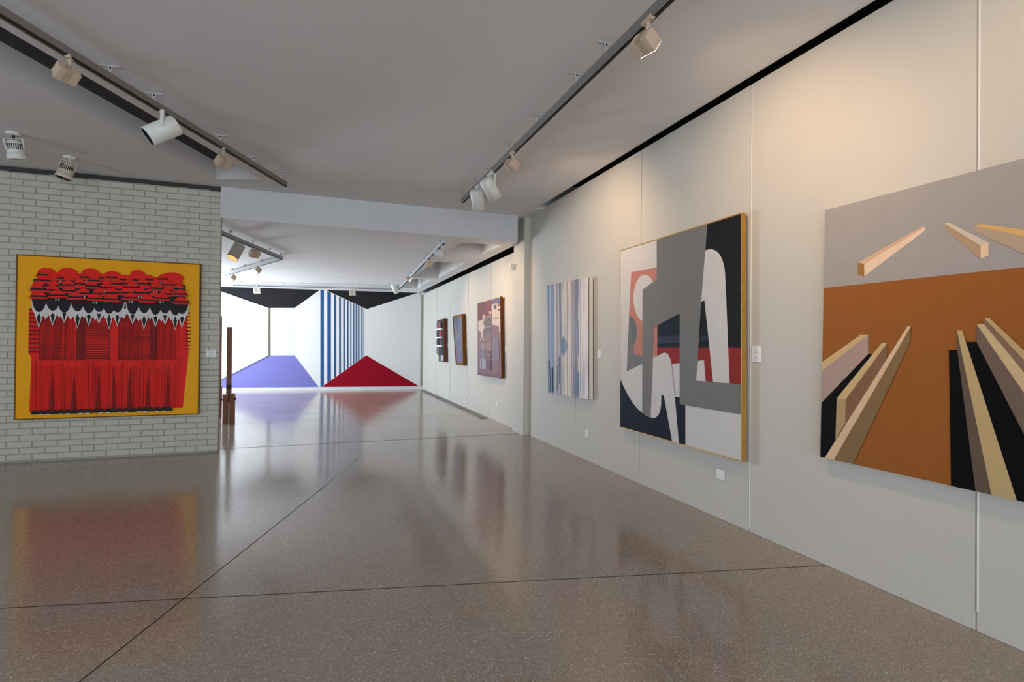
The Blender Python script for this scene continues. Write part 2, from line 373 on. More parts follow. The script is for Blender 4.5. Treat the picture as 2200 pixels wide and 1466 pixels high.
# ------------------------------------------------------------ pictures
class Art:
    """A picture hung on the right wall; front plane x = X"""
    def __init__(s, X, tl, tr, br, bl, extend=None):
        s.X = X; c = [onx(*p, X) for p in (tl,tr,br,bl)]
        s.q = [(-p.y, p.z) for p in c]             # a = -y runs left to right in the photo
        if extend is not None:
            z1 = (s.q[0][1]+s.q[1][1])/2; z0 = (s.q[2][1]+s.q[3][1])/2; s.q[1] = (extend, s.q[1][1]); s.q[2] = (extend, s.q[2][1])
        s.mb = MB(); s.k = 0; s.ccw = [s.q[3], s.q[2], s.q[1], s.q[0]]
    def w(s, a, z, off=0): return Vector((s.X-off, -a, z))
    def px(s, x, y): p = onx(x, y, s.X); return (-p.y, p.z)
    def uv(s, u, v):
        tl, tr, br, bl = s.q
        return (bl[0]*(1-u)*(1-v)+br[0]*u*(1-v)+tr[0]*u*v+tl[0]*(1-u)*v, bl[1]*(1-u)*(1-v)+br[1]*u*(1-v)+tr[1]*u*v+tl[1]*(1-u)*v)
    def poly(s, pts, m):
        s.k += 1; q = clip(pts, s.ccw)
        if len(q) > 2: s.mb.face([s.w(a,z,.0004+.00025*s.k) for a,z in q], m)
    def thing(s, name, label, cat='painting'):
        cx = (s.q[3][0]+s.q[2][0])/2; s.t = thing(name, (XW-.01, -cx, min(s.q[2][1], s.q[3][1])), label, cat); return s.t
    def body(s, base, side, depth):
        s.mb.prism([s.w(*p) for p in s.ccw], (depth,0,0), base, side)
def CR(x0, y0, sc_): return lambda pts: [(x0+x/sc_, y0+y/sc_) for x, y in pts]

# --- grey and white shapes
A = Art(3.13, (1333,540),(1592,460),(1592,990),(1333,917)); t = A.thing('painting', 'large canvas of grey, white, black and red curved shapes with gilt edge')
A.body(paint(192,188,186), mat('canvas_edge', (.55,.5,.42), .7), .035)
c = CR(1320,440,2.6167); P = lambda pts, m: A.poly([A.px(*p) for p in c(pts)], m)
navy = paint(27,31,42); dk = paint(27,27,29); grey = paint(112,111,108); red = paint(132,40,38); pink = paint(176,118,106); white = paint(192,188,186); g2 = paint(112,113,113)
P([(30,985),(35,985),(55,1030),(80,1078),(105,1117),(130,1148),(158,1172),(185,1190),(210,1199),(230,1199),(247,1185),(258,1158),(263,1125),(264,1072),(278,1073),(326,1340),(30,1270)], navy)
P([(340,1080),(370,1084),(370,1120),(399,1127),(399,1360),(364,1350)], navy)
P([(522,105),(720,40),(720,806),(470,806),(490,545),(513,250)], dk)
P([(95,380),(245,352),(245,425),(205,445),(160,478),(165,850),(110,843),(106,795),(125,760),(82,630)], pink)
P([(172+64*math.cos(a), 526+132*math.sin(a)) for a in [i*math.pi/24 for i in range(48)]], white)
P([(83,628),(95,628),(112,645),(123,672),(128,705),(126,745),(118,775),(107,797),(112,843),(160,848),(160,893),(70,938)], g2)
P([(84,630),(95,632),(110,648),(120,675),(123,705),(121,745),(113,775),(104,792),(98,700)], paint(98,100,106))
P([(222,688),(242,680),(242,852),(217,860)], pink)
P([(242,680),(372,608),(372,806),(242,806)], navy)
P([(242,742),(372,736),(372,776),(242,784)], paint(46,55,70))
P([(474,738),(530,735),(534,768),(472,774)], paint(40,46,58))
P([(242,804),(372,804),(372,890),(322,895),(317,870),(305,842),(285,830),(262,838),(242,852)], red)
P([(468,804),(538,804),(558,1000),(515,993),(505,872),(468,878)], red)
P([(640,804),(720,804),(720,1012),(650,1005)], red)
P([(513,258),(530,252),(548,250),(563,255),(578,264),(592,278),(604,298),(613,322),(620,350),(624,380),(630,500),(640,760),(650,1006),(557,997),(508,537),(488,548),(500,420)], white)
P([(240,200),(522,106),(513,250),(490,545),(470,875),(457,990),(715,1010),(715,1180),(397,1127),(369,1120),(369,612),(222,690),(217,860),(203,1196),(158,1172),(160,478),(240,420)], grey)
P([(322,895),(325,893),(334,985),(345,1078),(342,1078),(331,985)], paint(140,138,136))
pic = A.mb.build('canvas', t)
# gilt strip frame round the canvas
fr = MB()
def strips(fr, A, wd, d0, d1, m):
    q = A.q; tl, tr_, br, bl = q
    o = [(tl[0]-wd,tl[1]+wd),(tr_[0]+wd,tr_[1]+wd),(br[0]+wd,br[1]-wd),(bl[0]-wd,bl[1]-wd)]
    for i in range(4):
        j = (i+1) % 4; P_ = [A.w(*q[i],d0), A.w(*q[j],d0), A.w(*o[j],d0), A.w(*o[i],d0)]
        fr.prism(P_, (d0+d1,0,0), m)
strips(fr, A, .010, .003, .042, GOLD); fr.build('frame', t, label='thin gilt edge frame')
bk = MB(); bk.box((XW-.03,-A.q[1][0]+.1,1.2),(XW,-A.q[1][0]+.3,1.9), WOOD); bk.build('hanging_batten', t)

# --- orange ground with floating beams
A = Art(3.14, (1773,452),(2199,340),(2199,1077),(1763,982), extend=-.95); t = A.thing('painting', 'orange and grey canvas of converging beams, nearest on the right wall')
A.body(paint(150,144,140), mat('canvas_edge', (.55,.5,.42), .7), .04)
c2 = CR(1740,320,4.783); c3 = CR(1740,660,3.409)
OR = paint(140,84,38)
z1 = A.px(1769.3,619.4); z2 = A.px(2199,574); sl = (z2[1]-z1[1])/(z2[0]-z1[0])
A.poly([(z1[0]-.2, z1[1]-sl*.2),(-.9, z2[1]+sl*(-.9-z2[0])),(-.9,.3),(z1[0]-.2,.3)], OR)
P = lambda pts, m: A.poly([A.px(*p) for p in c2(pts)], m)
P([(495,1168),(1150,803),(1187,803),(560,1183)], paint(198,160,132)); P([(560,1183),(1187,803),(1187,838),(560,1312)], paint(214,186,160)); P([(495,1168),(560,1183),(560,1312),(495,1295)], paint(148,106,58))
P([(1385,768),(1405,755),(1440,762),(1838,965),(1758,995)], paint(193,178,160)); P([(1385,768),(1758,995),(1758,1135),(1400,830)], paint(165,136,108)); P([(1758,995),(1838,965),(1838,1095),(1758,1135)], paint(212,184,152))
P([(1690,800),(1700,790),(2200,897),(2500,950),(2500,1200),(2200,1080),(1690,842)], paint(168,146,124)); P([(1700,792),(1765,770),(2200,832),(2500,875),(2500,950),(2200,897)], paint(204,160,102))
P = lambda pts, m: A.poly([A.px(*p) for p in c3(pts)], m)
bk_ = paint(12,11,12); ye = paint(178,152,108); ye2 = paint(192,162,116)
P([(72,712),(430,345),(458,345),(240,640),(240,900),(115,1120),(60,1120)], bk_)
P([(60,425),(375,202),(432,202),(60,492)], ye2); P([(60,492),(430,202),(430,345),(60,730)], paint(162,136,126))
P([(200,668),(530,262),(570,262),(265,678)], ye2); P([(200,668),(265,678),(262,850),(190,975)], paint(166,140,100)); P([(265,678),(570,262),(568,400),(262,900)], paint(124,90,68))
P([(105,1115),(718,142),(743,142),(170,1135)], paint(204,172,138)); P([(172,1130),(743,142),(735,262),(315,1160)], paint(124,98,68))
P([(1022,315),(1100,315),(1100,255),(1228,255),(1650,1050),(1650,1500),(1040,1400)], bk_)
P([(1082,315),(1100,315),(1100,254),(1140,254),(1140,200),(1082,200)], OR)
P([(1082,172),(1345,1420),(1225,1400),(1085,320)], paint(94,78,67)); P([(1082,172),(1120,172),(1540,1475),(1345,1420)], ye)
P([(1228,128),(1568,620),(1900,1170),(1900,1570),(1568,920),(1228,260)], paint(106,88,77)); P([(1228,128),(1285,126),(1568,470),(1900,870),(1900,1170),(1568,620)], paint(190,163,124))
P([(1283,80),(1568,380),(1900,730),(1900,860),(1568,465),(1283,130)], paint(122,98,80)); P([(1283,80),(1322,80),(1568,312),(1900,620),(1900,730),(1568,380)], paint(178,148,104))
A.mb.build('canvas', t)
for yy in (-A.q[0][0]-.25, -A.q[1][0]+.25):
    bk = MB(); bk.box((XW-.0205,yy-.03,.8),(XW-.0005,yy+.03,2.25), WOOD); bk.build('stretcher_bar', t)

# --- vertical blue and cream stripes
A = Art(3.13, (1176,613),(1266,596),(1266,859),(1178,845)); t = A.thing('painting', 'tall canvas of blurred vertical blue, cream and mauve stripes')
A.body(paint(186,172,160), mat('rough_white_edge', (.68,.64,.58), .8, noise=.15, nscale=40), .05)
c = CR(1160,580,4.886)
def S(*v): return tuple(lin(x)*1.25 for x in v)
blu = S(104,116,136); dkb = S(72,88,112); crm = S(196,178,158); tan = S(150,128,116); lil = S(150,142,160)
st = [(78,95,S(84,98,118),S(96,126,146),.10),(95,111,S(94,110,134),S(104,134,152),.08),(111,118,S(205,200,198),lil,.0),(118,140,S(96,110,142),blu,.14),(140,155,S(112,118,138),blu,.1),(155,163,S(168,150,140),lil,.08),(163,168,S(130,118,120),blu,.05),(168,177,S(206,196,186),lil,.02),
(177,190,tan,blu,.10),(190,200,S(138,124,122),blu,.12),(200,212,tan,lil,.12),(212,217,S(190,175,165),lil,.02),(217,242,S(128,112,112),dkb,.14),(242,270,crm,blu,.06),(270,275,S(120,104,96),lil,.02),(275,302,S(204,188,168),lil,.06),(302,309,S(120,98,86),tan,.02),
(309,345,S(202,186,168),lil,.07),(345,368,S(150,122,108),lil,.10),(368,390,S(140,118,112),blu,.10),(390,412,S(112,98,112),dkb,.12),(412,432,S(104,92,112),crm,.12),(432,437,S(205,198,190),lil,.0),(437,446,S(150,146,162),blu,.08),(446,480,S(206,194,180),lil,.08),(480,512,S(208,198,188),lil,.05),(512,519,S(104,58,44),tan,.04)]
for i, (x0, x1, b0, b1, am) in enumerate(st):
    u0_ = (x0-78)/(519-78); u1_ = (x1-78)/(519-78)
    A.poly([A.uv(u0_,0),A.uv(u1_,0),A.uv(u1_,1),A.uv(u0_,1)], smear_mat('stripe_%d' % i, b0, b1, am))
for x0, x1, v0_, v1_, c0, c1 in ((226,243,.42,.62,S(84,92,108),dkb),(250,262,.36,.50,S(70,92,112),dkb),(262,275,.34,.52,S(50,74,94),dkb),(275,288,.38,.50,S(92,120,138),blu),(288,300,.40,.48,S(130,150,160),blu),(240,250,.38,.46,S(96,118,134),blu),
    (376,390,.03,.26,S(92,98,124),dkb),(390,408,.02,.30,S(72,84,116),dkb),(408,426,.02,.22,S(62,74,104),dkb),(396,410,.42,.68,S(112,112,136),blu),(410,424,.36,.60,S(122,122,146),blu),(82,96,.02,.30,S(58,84,124),dkb),(96,111,.02,.22,S(70,98,138),dkb),(118,140,.02,.24,S(78,92,128),dkb),(190,200,.04,.26,S(84,92,116),dkb),(212,222,.10,.34,S(108,116,132),blu)):
    u0_ = (x0-78)/(519-78); u1_ = (x1-78)/(519-78)
    A.poly([A.uv(u0_,v0_),A.uv(u1_,v0_),A.uv(u1_,v1_),A.uv(u0_,v1_)], smear_mat('brush_patch', c0, c1, .1))
A.mb.build('canvas', t)
bk = MB(); bk.box((XW-.02,-A.q[1][0]+.15,.95),(XW,-A.q[1][0]+.22,2.2), WOOD); bk.build('stretcher_bar', t)

# --- mauve city roofs
A = Art(3.12, (1026,652),(1074.5,639),(1077,813),(1026,806)); t = A.thing('painting', 'mauve canvas of pale stacked houses hung beside the column')
A.body(paint(124,104,110), paint(96,52,20), .045)
c = CR(1010,620,6.66); P = lambda pts, m: A.poly([A.px(*p) for p in c(pts)], m)
cr = paint(186,170,160); ma = paint(126,112,124); gy = paint(122,116,126)
P([(100,205),(300,150),(305,400),(110,460)], paint(112,80,84)); P([(300,150),(435,110),(435,230),(310,240)], paint(98,100,122)); P([(210,190),(300,170),(300,260),(240,330),(210,300)], paint(122,84,86))
P([(308,230),(392,212),(392,260),(432,252),(432,620),(415,620),(412,540),(330,520),(312,525)], cr); P([(340,235),(378,228),(378,290),(340,300)], paint(82,92,118)); P([(395,300),(430,292),(430,320),(395,325)], paint(130,90,88))
P([(270,330),(302,322),(300,365),(280,372)], cr); P([(180,378),(208,370),(208,400),(198,470),(180,475)], cr)
P([(118,470),(178,450),(200,520),(205,570),(185,600),(180,650),(200,740),(190,750),(172,690),(152,750),(145,740),(165,660),(150,620),(120,600)], cr)
P([(202,400),(300,385),(302,520),(204,545)], paint(120,112,110)); P([(204,545),(305,530),(305,640),(206,650)], paint(110,106,120)); P([(204,552),(303,540),(303,548),(204,560)], cr); P([(200,405),(300,385),(300,398),(200,418)], paint(165,140,120))
P([(206,650),(306,642),(306,760),(208,770)], paint(130,112,112)); P([(150,790),(220,780),(222,890),(150,880)], paint(140,126,126)); P([(150,865),(215,870),(215,1010),(150,1000)], gy)
P([(230,775),(305,765),(306,885),(230,885)], paint(142,122,118)); P([(312,720),(400,700),(415,840),(420,1040),(320,1040)], gy); P([(145,1000),(232,1010),(232,1160),(145,1140)], paint(136,132,146))
for i in range(4): P([(150+i*20,1010),(158+i*20,1010),(158+i*20,1145),(150+i*20,1143)], paint(168,164,176))
P([(165,1010),(172,1010),(172,1140),(165,1140)], paint(72,70,88)); P([(240,900),(303,895),(303,1000),(240,1005)], paint(116,92,102))
for i in range(3): P([(256+i*16,930),(262+i*16,930),(262+i*16,980),(256+i*16,980)], paint(160,140,140))
for i in range(5): P([(222+i*16,420),(226+i*16,419),(226+i*16,630),(222+i*16,632)], paint(140,132,130))
for i in range(3): P([(342+i*30,420),(352+i*30,418),(352+i*30,440),(342+i*30,442)], paint(110,80,74))
P([(235,1030),(303,1025),(303,1170),(235,1165)], paint(112,88,102)); P([(120,1190),(440,1250),(440,1300),(110,1240)], paint(118,92,104))
A.mb.build('canvas', t)
fr = MB(); q = A.q; a0 = A.q[1][0]; zlo, zhi = A.q[2][1], A.q[1][1]
fr.box((3.119,-a0-.016,zlo-.012),(3.165,-a0-.002,zhi+.014), paint(110,58,20)); fr.build('edge_moulding', t, label='warm brown wooden edge')
fr = MB(); fr.box((3.166,-a0+.02,zlo+.03),(XW,-a0+.6,zhi-.03), WOOD); fr.build('backing_frame', t)

# --- blue picture in a flared wooden frame
A = Art(3.12, (973,680.5),(993.5,675.5),(996,785),(980,783)); t = A.thing('painting', 'blue and pink painting in brown frame narrowing towards its base')
A.body(blotch_mat('blue_picture', [S(26,32,42),S(44,64,94),S(74,98,132),S(124,100,94),S(60,80,102),S(112,62,72),S(50,58,72)], 5), paint(96,62,26), .06)
A.mb.build('canvas', t); fr = MB(); strips(fr, A, -.045, .012, .02, paint(118,84,44)); strips(fr, A, .008, .010, .06, paint(104,68,30)); fr.build('frame', t, label='brown wooden frame')

# --- small boxes on shelves
A = Art(3.10, (939,689),(953.5,685),(954.5,778),(940,776)); t = A.thing('wall_assemblage', 'brown panel of dark little boxes between white shelves, nearest the mural', 'artwork')
A.body(paint(70,60,58), paint(104,62,44), .08)
A.mb.build('back_panel', t)
cols = [paint(70,66,70), paint(104,100,102), paint(120,116,116), paint(160,90,88), paint(84,88,96), paint(56,60,68), paint(128,120,112)]
for r in range(4):
    for cc in range(2):
        for h_ in range(2):
            u0_ = .03+cc*.42+h_*.2; v0_ = .175+.2*(3-r)+.01; b_ = MB(); q0 = A.uv(u0_,v0_); q1 = A.uv(u0_+.17,v0_+.155)
            b_.box((A.X-.03,-q1[0],q0[1]),(A.X-.0005,-q0[0],q1[1]), R_.choice(cols), bev=.004); b_.build('little_box', t)
for r in range(3):
    v_ = .36+.2*r; b_ = MB(); q0 = A.uv(-.02,v_); q1 = A.uv(.90,v_+.025); b_.box((A.X-.05,-q1[0],q0[1]),(A.X,-q0[0],q1[1]), PLASTIC); b_.build('shelf', t)
for u_, v0_, v1_ in ((.03,.01,.15),(.78,.02,.15)):
    b_ = MB(); q0 = A.uv(u_,v0_); q1 = A.uv(u_+.30 if u_ < .5 else u_+.16,v1_); b_.box((A.X-.03,-q1[0],q0[1]),(A.X-.0005,-q0[0],q1[1]), paint(200,194,180)); b_.build('pale_block', t)
b_ = MB(); q0 = A.uv(.36,.0); q1 = A.uv(.74,.16); b_.box((A.X-.02,-q1[0],q0[1]),(A.X-.0005,-q0[0],q1[1]), paint(96,100,104)); b_.build('little_box', t)

# --- red crowd of shapes on yellow, on the brick wall: a plain stand-in pattern
YF = 7.885; qa = [ony(*p, YF) for p in ((38,547),(430,571),(424,889),(33,900))]
X0, X1 = (qa[0].x+qa[3].x)/2, (qa[1].x+qa[2].x)/2; Z0, Z1 = (qa[2].z+qa[3].z)/2, (qa[0].z+qa[1].z)/2; PW, PH = X1-X0, Z1-Z0
t = thing('painting', ((X0+X1)/2, YB, Z0), 'large yellow canvas with a mass of red and black patterned shapes on the brick wall', 'painting')
mb = MB(); kk = [0]
def RP(pts, m):
    kk[0] += 1; q = clip(pts, [(0,0),(1,0),(1,1),(0,1)])
    if len(q) > 2: mb.face([(X0+u*PW, YF-.0003-.00006*kk[0], Z0+v*PH) for u, v in q], m)
mb.prism([(X0,YF,Z0),(X1,YF,Z0),(X1,YF,Z1),(X0,YF,Z1)], (0,.03,0), mat('yellow_ground', (.92,.41,.002), .5, spec=.18, noise=.04, nscale=5), mat('canvas_edge', (.55,.5,.42), .7))
RED = mat('crowd_red', (.82,.014,.006), .5, spec=.18, noise=.12, nscale=12); RD2 = mat('crowd_red_dark', (.22,.006,.005), .5, spec=.18); BK = mat('crowd_black', (.014,.012,.014), .5, spec=.18); WH = mat('crowd_white', (.72,.68,.66), .5, spec=.18)
def rect(a, b, c_, d, m): RP([(a,b),(c_,b),(c_,d),(a,d)], m)
def dome(u, v, a, b, m, up_=1, n=12): RP([(u+a*math.cos(math.pi*i/n), v+up_*b*math.sin(math.pi*i/n)) for i in (range(n+1) if up_ > 0 else range(n, -1, -1))], m)
RP([(.07,.04),(.91,.04),(.94,.40),(.93,.68),(.85,.72),(.12,.70),(.06,.66),(.06,.40),(.075,.38)], RED)
for i in range(11): rect(.06,.405+i*.026,.112,.417+i*.026, RD2); rect(.915,.43+i*.024,.952,.437+i*.024, RD2)
# patterned upright panels
pan = [(.118,.245,'c'),(.25,.305,'v'),(.31,.35,'d'),(.355,.485,'h'),(.49,.535,'p'),(.54,.665,'c'),(.67,.715,'h'),(.72,.745,'d'),(.75,.875,'v'),(.88,.91,'p')]
for a_, b_, k_ in pan:
    rect(a_-.004,.36,a_-.0015,.66, BK)
    if k_ == 'd': rect(a_,.36,b_,.66, RD2)
    if k_ in 'ch':
        n = 26
        for i in range(n): rect(a_,.365+i*.0112,b_,.365+i*.0112+(.0035 if k_ == 'c' else .0055), RD2)
    if k_ in 'cv':
        n = int((b_-a_)/.0085)
        for i in range(n): rect(a_+i*.0085,.36,a_+i*.0085+.0032,.66, RD2)
rect(.118,.358,.91,.3615, BK)
u = .085
while u < .90:
    rect(u,.05,u+R_.choice((.0016,.0016,.003)),R_.uniform(.30,.355), RD2); u += R_.uniform(.010,.016)
for u in (.185,.30,.43,.515,.60,.705,.82): RP([(u-.012,.05),(u+.012,.05),(u,.30)], RD2)
# band of white points and dark half rounds under scalloped rows
u = .10
pts = [.115,.185,.245,.315,.375,.43,.485,.53,.615,.68,.745,.80,.86,.90]
rect(.10,.66,.905,.76, BK)
for i, u in enumerate(pts[:-1]): v = .66+.012*(i % 2); RP([(u+.004,.72),(u+.018,v-.02),(u+.034,v-.05),(u+.050,v-.02),(u+.062,.72)], WH); dome(u+.034,.745,.024,.05+.01*(i % 2), BK, -1)
for i, u in enumerate(pts): e_ = .018*(i % 3); RP([(u-.040,.735),(u-.034,.665),(u-.024,.648),(u,.555+e_),(u+.024,.648),(u+.034,.665),(u+.040,.735)], WH)
for i, u in enumerate(pts): e_ = .018*(i % 3); RP([(u-.011,.62+e_),(u,.565+e_),(u+.011,.62+e_),(u,.652)], BK)
for i, u in enumerate(pts): dome(u,.755,.038,.100-.01*(i % 2), BK, -1)
rows = [(.875,.11,.88,11,.042),(.845,.10,.90,12,.044),(.812,.09,.915,12,.046),(.780,.085,.92,11,.050),(.750,.085,.92,9,.058)]
rect(.085,.745,.915,.86, BK)
dome(.15,.90,.045,.03,RED); dome(.26,.905,.05,.032,RED); dome(.38,.905,.05,.035,RED); dome(.50,.895,.05,.035,RED); dome(.64,.905,.045,.04,RED); dome(.84,.895,.07,.045,RED)
rect(.12,.86,.90,.905, RED)
for v, a_, b_, n, wd in rows:
    for i in range(n):
        u = a_+wd*.6+(b_-a_-wd*1.2)*i/(n-1)+R_.uniform(-.01,.01); vv = v+R_.uniform(-.012,.014)
        dome(u,vv,wd*.72,.036,RED); rect(u-wd*.72,vv-.002,u+wd*.72,vv+.010,BK); RP([(u-wd,vv-.001),(u-wd*.7,vv-.012),(u+wd*.7,vv-.012),(u+wd,vv-.001)],RED); dome(u,vv-.014,wd*.62,.016,BK,-1)
        if i % 2: rect(u-.012,vv-.03,u-.007,vv-.015,WH); rect(u+.004,vv-.03,u+.009,vv-.015,WH)
for i in range(22):
    u = .10+.035*i+R_.uniform(-.004,.004); dome(u,.025,.020,.028,BK)
    if i % 3: rect(u-.012,.022,u+.012,.027,WH)
mb.build('canvas', t)
fr = MB(); wd = .013
for a_, b_, c_, d_ in ((X0-wd,Z0-wd,X0,Z1+wd),(X1,Z0-wd,X1+wd,Z1+wd),(X0,Z0-wd,X1,Z0),(X0,Z1,X1,Z1+wd)): fr.box((a_,YF-.006,b_),(c_,YF+.04,d_), paint(112,80,40))
fr.build('frame', t, label='thin brown wooden frame')

# ------------------------------------------------------------ labels, sockets, grilles
def label_card(p, side, label, tall=.10, wide=.085):
    t = thing('wall_label', p, label, 'label', None); x, y, z = p; mb = MB()
    if side == 'x': mb.box((x-.006,y-wide/2,z-tall/2),(x,y+wide/2,z+tall/2), CARD, bev=.001)
    else: mb.box((x-wide/2,y-.006,z-tall/2),(x+wide/2,y,z+tall/2), CARD, bev=.001)
    mb.build('card', t)
    for i in range(6):
        if i == 3: continue
        mb = MB()
        zz = z+tall*.34-i*tall*.12; l = wide*(.30+.12*((i*7) % 3))
        if side == 'x': mb.face([(x-.0065,y+wide*.32,zz),(x-.0065,y+wide*.32-l,zz),(x-.0065,y+wide*.32-l,zz-.0025),(x-.0065,y+wide*.32,zz-.0025)], INK)
        else: mb.face([(x-wide*.36,y-.0065,zz),(x-wide*.36+l,y-.0065,zz),(x-wide*.36+l,y-.0065,zz-.0025),(x-wide*.36,y-.0065,zz-.0025)], INK)
        mb.build('text_line', t)
label_card(tuple(ony(453.5,759.5,YB)), 'y', 'white caption card on the brick wall right of the red and yellow painting', .095, .11)
p = onx(1626,761,XW); label_card(tuple(p), 'x', 'white caption card right of the grey and black painting', .125, .085)
p = onx(1287.5,761,XW); label_card(tuple(p), 'x', 'white caption card right of the blue striped painting', .10, .075)
p = onx(1087.5,750,XW); label_card(tuple(p), 'x', 'white caption card right of the mauve city painting', .10, .07)
p = onx(1002,744,XW); label_card(tuple(p), 'x', 'small white caption card right of the blue framed painting', .10, .07)
p = onx(963,741,XW); label_card(tuple(p), 'x', 'small white caption card right of the shelf assemblage', .10, .07)
def socket(px, py, label, s=.08, sock=True):
    p = onx(px,py,XW); t = thing('wall_socket', tuple(p), label, 'socket'); mb = MB(); x, y, z = p
    mb.box((x-.012,y-s/2,z-s/2),(x,y+s/2,z+s/2), PLASTIC, bev=.004); mb.build('plate', t); mb = MB()
    if sock:
        mb.lathe([(.022,0),(.019,.003),(.018,.0),(.0001,0)], frame((x-.0125,y,z),(-1,0,0)), LAMPW); 
        for d in (-.009,.009): mb.box((x-.0135,y+d-.002,z-.002),(x-.0122,y+d+.002,z+.002), BLACK)
        mb.build('socket_face', t)
    else:
        mb.box((x-.0145,y-s*.34,z-s*.34),(x-.0115,y+s*.34,z+s*.34), PLASTIC, bev=.001); mb.build('cover', t)
socket(1262,932,'white wall socket low below the blue striped painting')
socket(1549,1020,'white blank socket plate low below the grey and black painting', .085, False)
socket(1070,868,'white socket low on the wall beside the column',.08,False)
socket(1005.5,845,'white socket low below and right of the blue framed painting')
socket(960,829,'white socket low below the gap between shelf assemblage and blue painting',.08,False)
GR = mat('grille_metal', (.33,.31,.28), .45, metal=.4)
for n, (a_, b_) in enumerate(((10.0,11.6),(11.72,13.9),(14.05,16.7))):
    lab = ('floor air grille nearest the column','middle floor air grille along the right wall','floor air grille nearest the mural')[n]
    t = thing('floor_grille', (3.07,(a_+b_)/2,0), lab, 'vent', 'floor grilles along the wall'); mb = MB()
    for x0,x1,y0,y1 in ((2.99,3.005,a_,b_),(3.135,3.15,a_,b_),(3.005,3.135,a_,a_+.015),(3.005,3.135,b_-.015,b_)): mb.box((x0,y0,.0005),(x1,y1,.012), GR)
    mb.build('grille_frame', t); mb = MB()
    for i in range(7): mb.box((3.010+i*.018,a_+.015,.001),(3.018+i*.018,b_-.015,.009), GR)
    mb.box((3.006,a_+.016,.0005),(3.134,b_-.016,.001), BLACK); mb.build('slats', t)

# ------------------------------------------------------------ lighting tracks
def track(name, pts, ceil, z0, label, hang, mrail, wd=.036, ht=.055, group=None, full=True):
    pts = [Vector((p[0],p[1],z0)) for p in pts]; t = thing(name, tuple(pts[0]), label, 'light track', group); mb = MB(); ms = MB()
    for a_, b_ in zip(pts, pts[1:]):
        d = b_-a_; M = frame(a_, d, (0,0,1)); L = d.length            # local x = up, y = side, z = along
        mb.box((0.0,-wd/2,0),(ht,wd/2,L), mrail, M)
        ms.box((-.012,wd*.05,.01),(.0,wd*.48,L-.01), SLOT, M); ms.box((-.012,-wd*.48,.01),(.0,-wd*.2,L-.01), mrail, M)
    mb.build('rail', t); ms.build('conductor_slot', t)
    for h_ in hang:
        x, y = h_; hb = MB(); s = .065 if full else .03
        hb.box((x-s,y-.008,ceil-.007),(x+s,y+.008,ceil-.001), WIRE); 
        hb.box((x-.006,y-.004,z0+ht),(x+.006,y+.004,ceil-.005), WIRE); hb.box((x-.014,y-.004,ceil-.028),(x+.014,y+.004,ceil-.006), WIRE, bev=.002)
        hb.build('hanger', t)
    return t
ZT = 3.385
ta, tb_ = onz(0,32,ZT), onz(614,400,ZT); td = (tb_-ta).normalized()
def on_line(a_, d_, y): return (a_.x+d_.x/d_.y*(y-a_.y), y)
track('light_track', [tuple(ta-td*2.5)[:2], tuple(tb_)[:2]], H, ZT, 'long grey light track running diagonally above the left side', [on_line(ta,td,y) for y in (3.0,4.75,5.15,5.95,6.5,7.05)], RAIL, .040, .050)
XR = 1.815
track('light_track', [(XR,-2.5),(XR+.02,7.07)], H, ZT, 'long grey light track parallel to the right wall', [(XR,y) for y in (1.2,2.2,3.17,3.61,4.38,5.13,5.89,6.36,6.98)], RAIL, .040, .050)
ZF = 2.985
fa_, fb_, fc_ = onz(479,505,ZF), onz(605,557,ZF), onz(484,592,ZF); fd = (fa_-fb_).normalized()
track('light_track', [tuple(fa_+fd*.25)[:2], tuple(fb_)[:2], tuple(fc_)[:2]], H2, ZF, 'V-shaped light track beyond the brick wall', [tuple(fa_.lerp(fb_,f))[:2] for f in (.1,.45,.75,.98)]+[tuple(fb_.lerp(fc_,f))[:2] for f in (.3,.6,.85)], mat('rail_mid', (.27,.26,.25), .45), .045, .05, full=False)
ga, gb, gc = onz(500,613,ZF), onz(858,622,ZF), onz(955,522,ZF)
track('light_track', [tuple(ga)[:2], tuple(gb)[:2]], H2, ZF, 'pale light track in front of the mural', [tuple(ga.lerp(gb,f))[:2] for f in (.05,.3,.56,.75,.95)], RAILLT, .045, .05, full=False)
track('light_track', [tuple(gb-Vector((0,.02,0)))[:2], tuple(gc)[:2]], H2, ZF, 'pale light track beside the ceiling coffers', [tuple(gb.lerp(gc,f))[:2] for f in (.1,.4,.7,.95)], RAILLT, .045, .05, full=False)

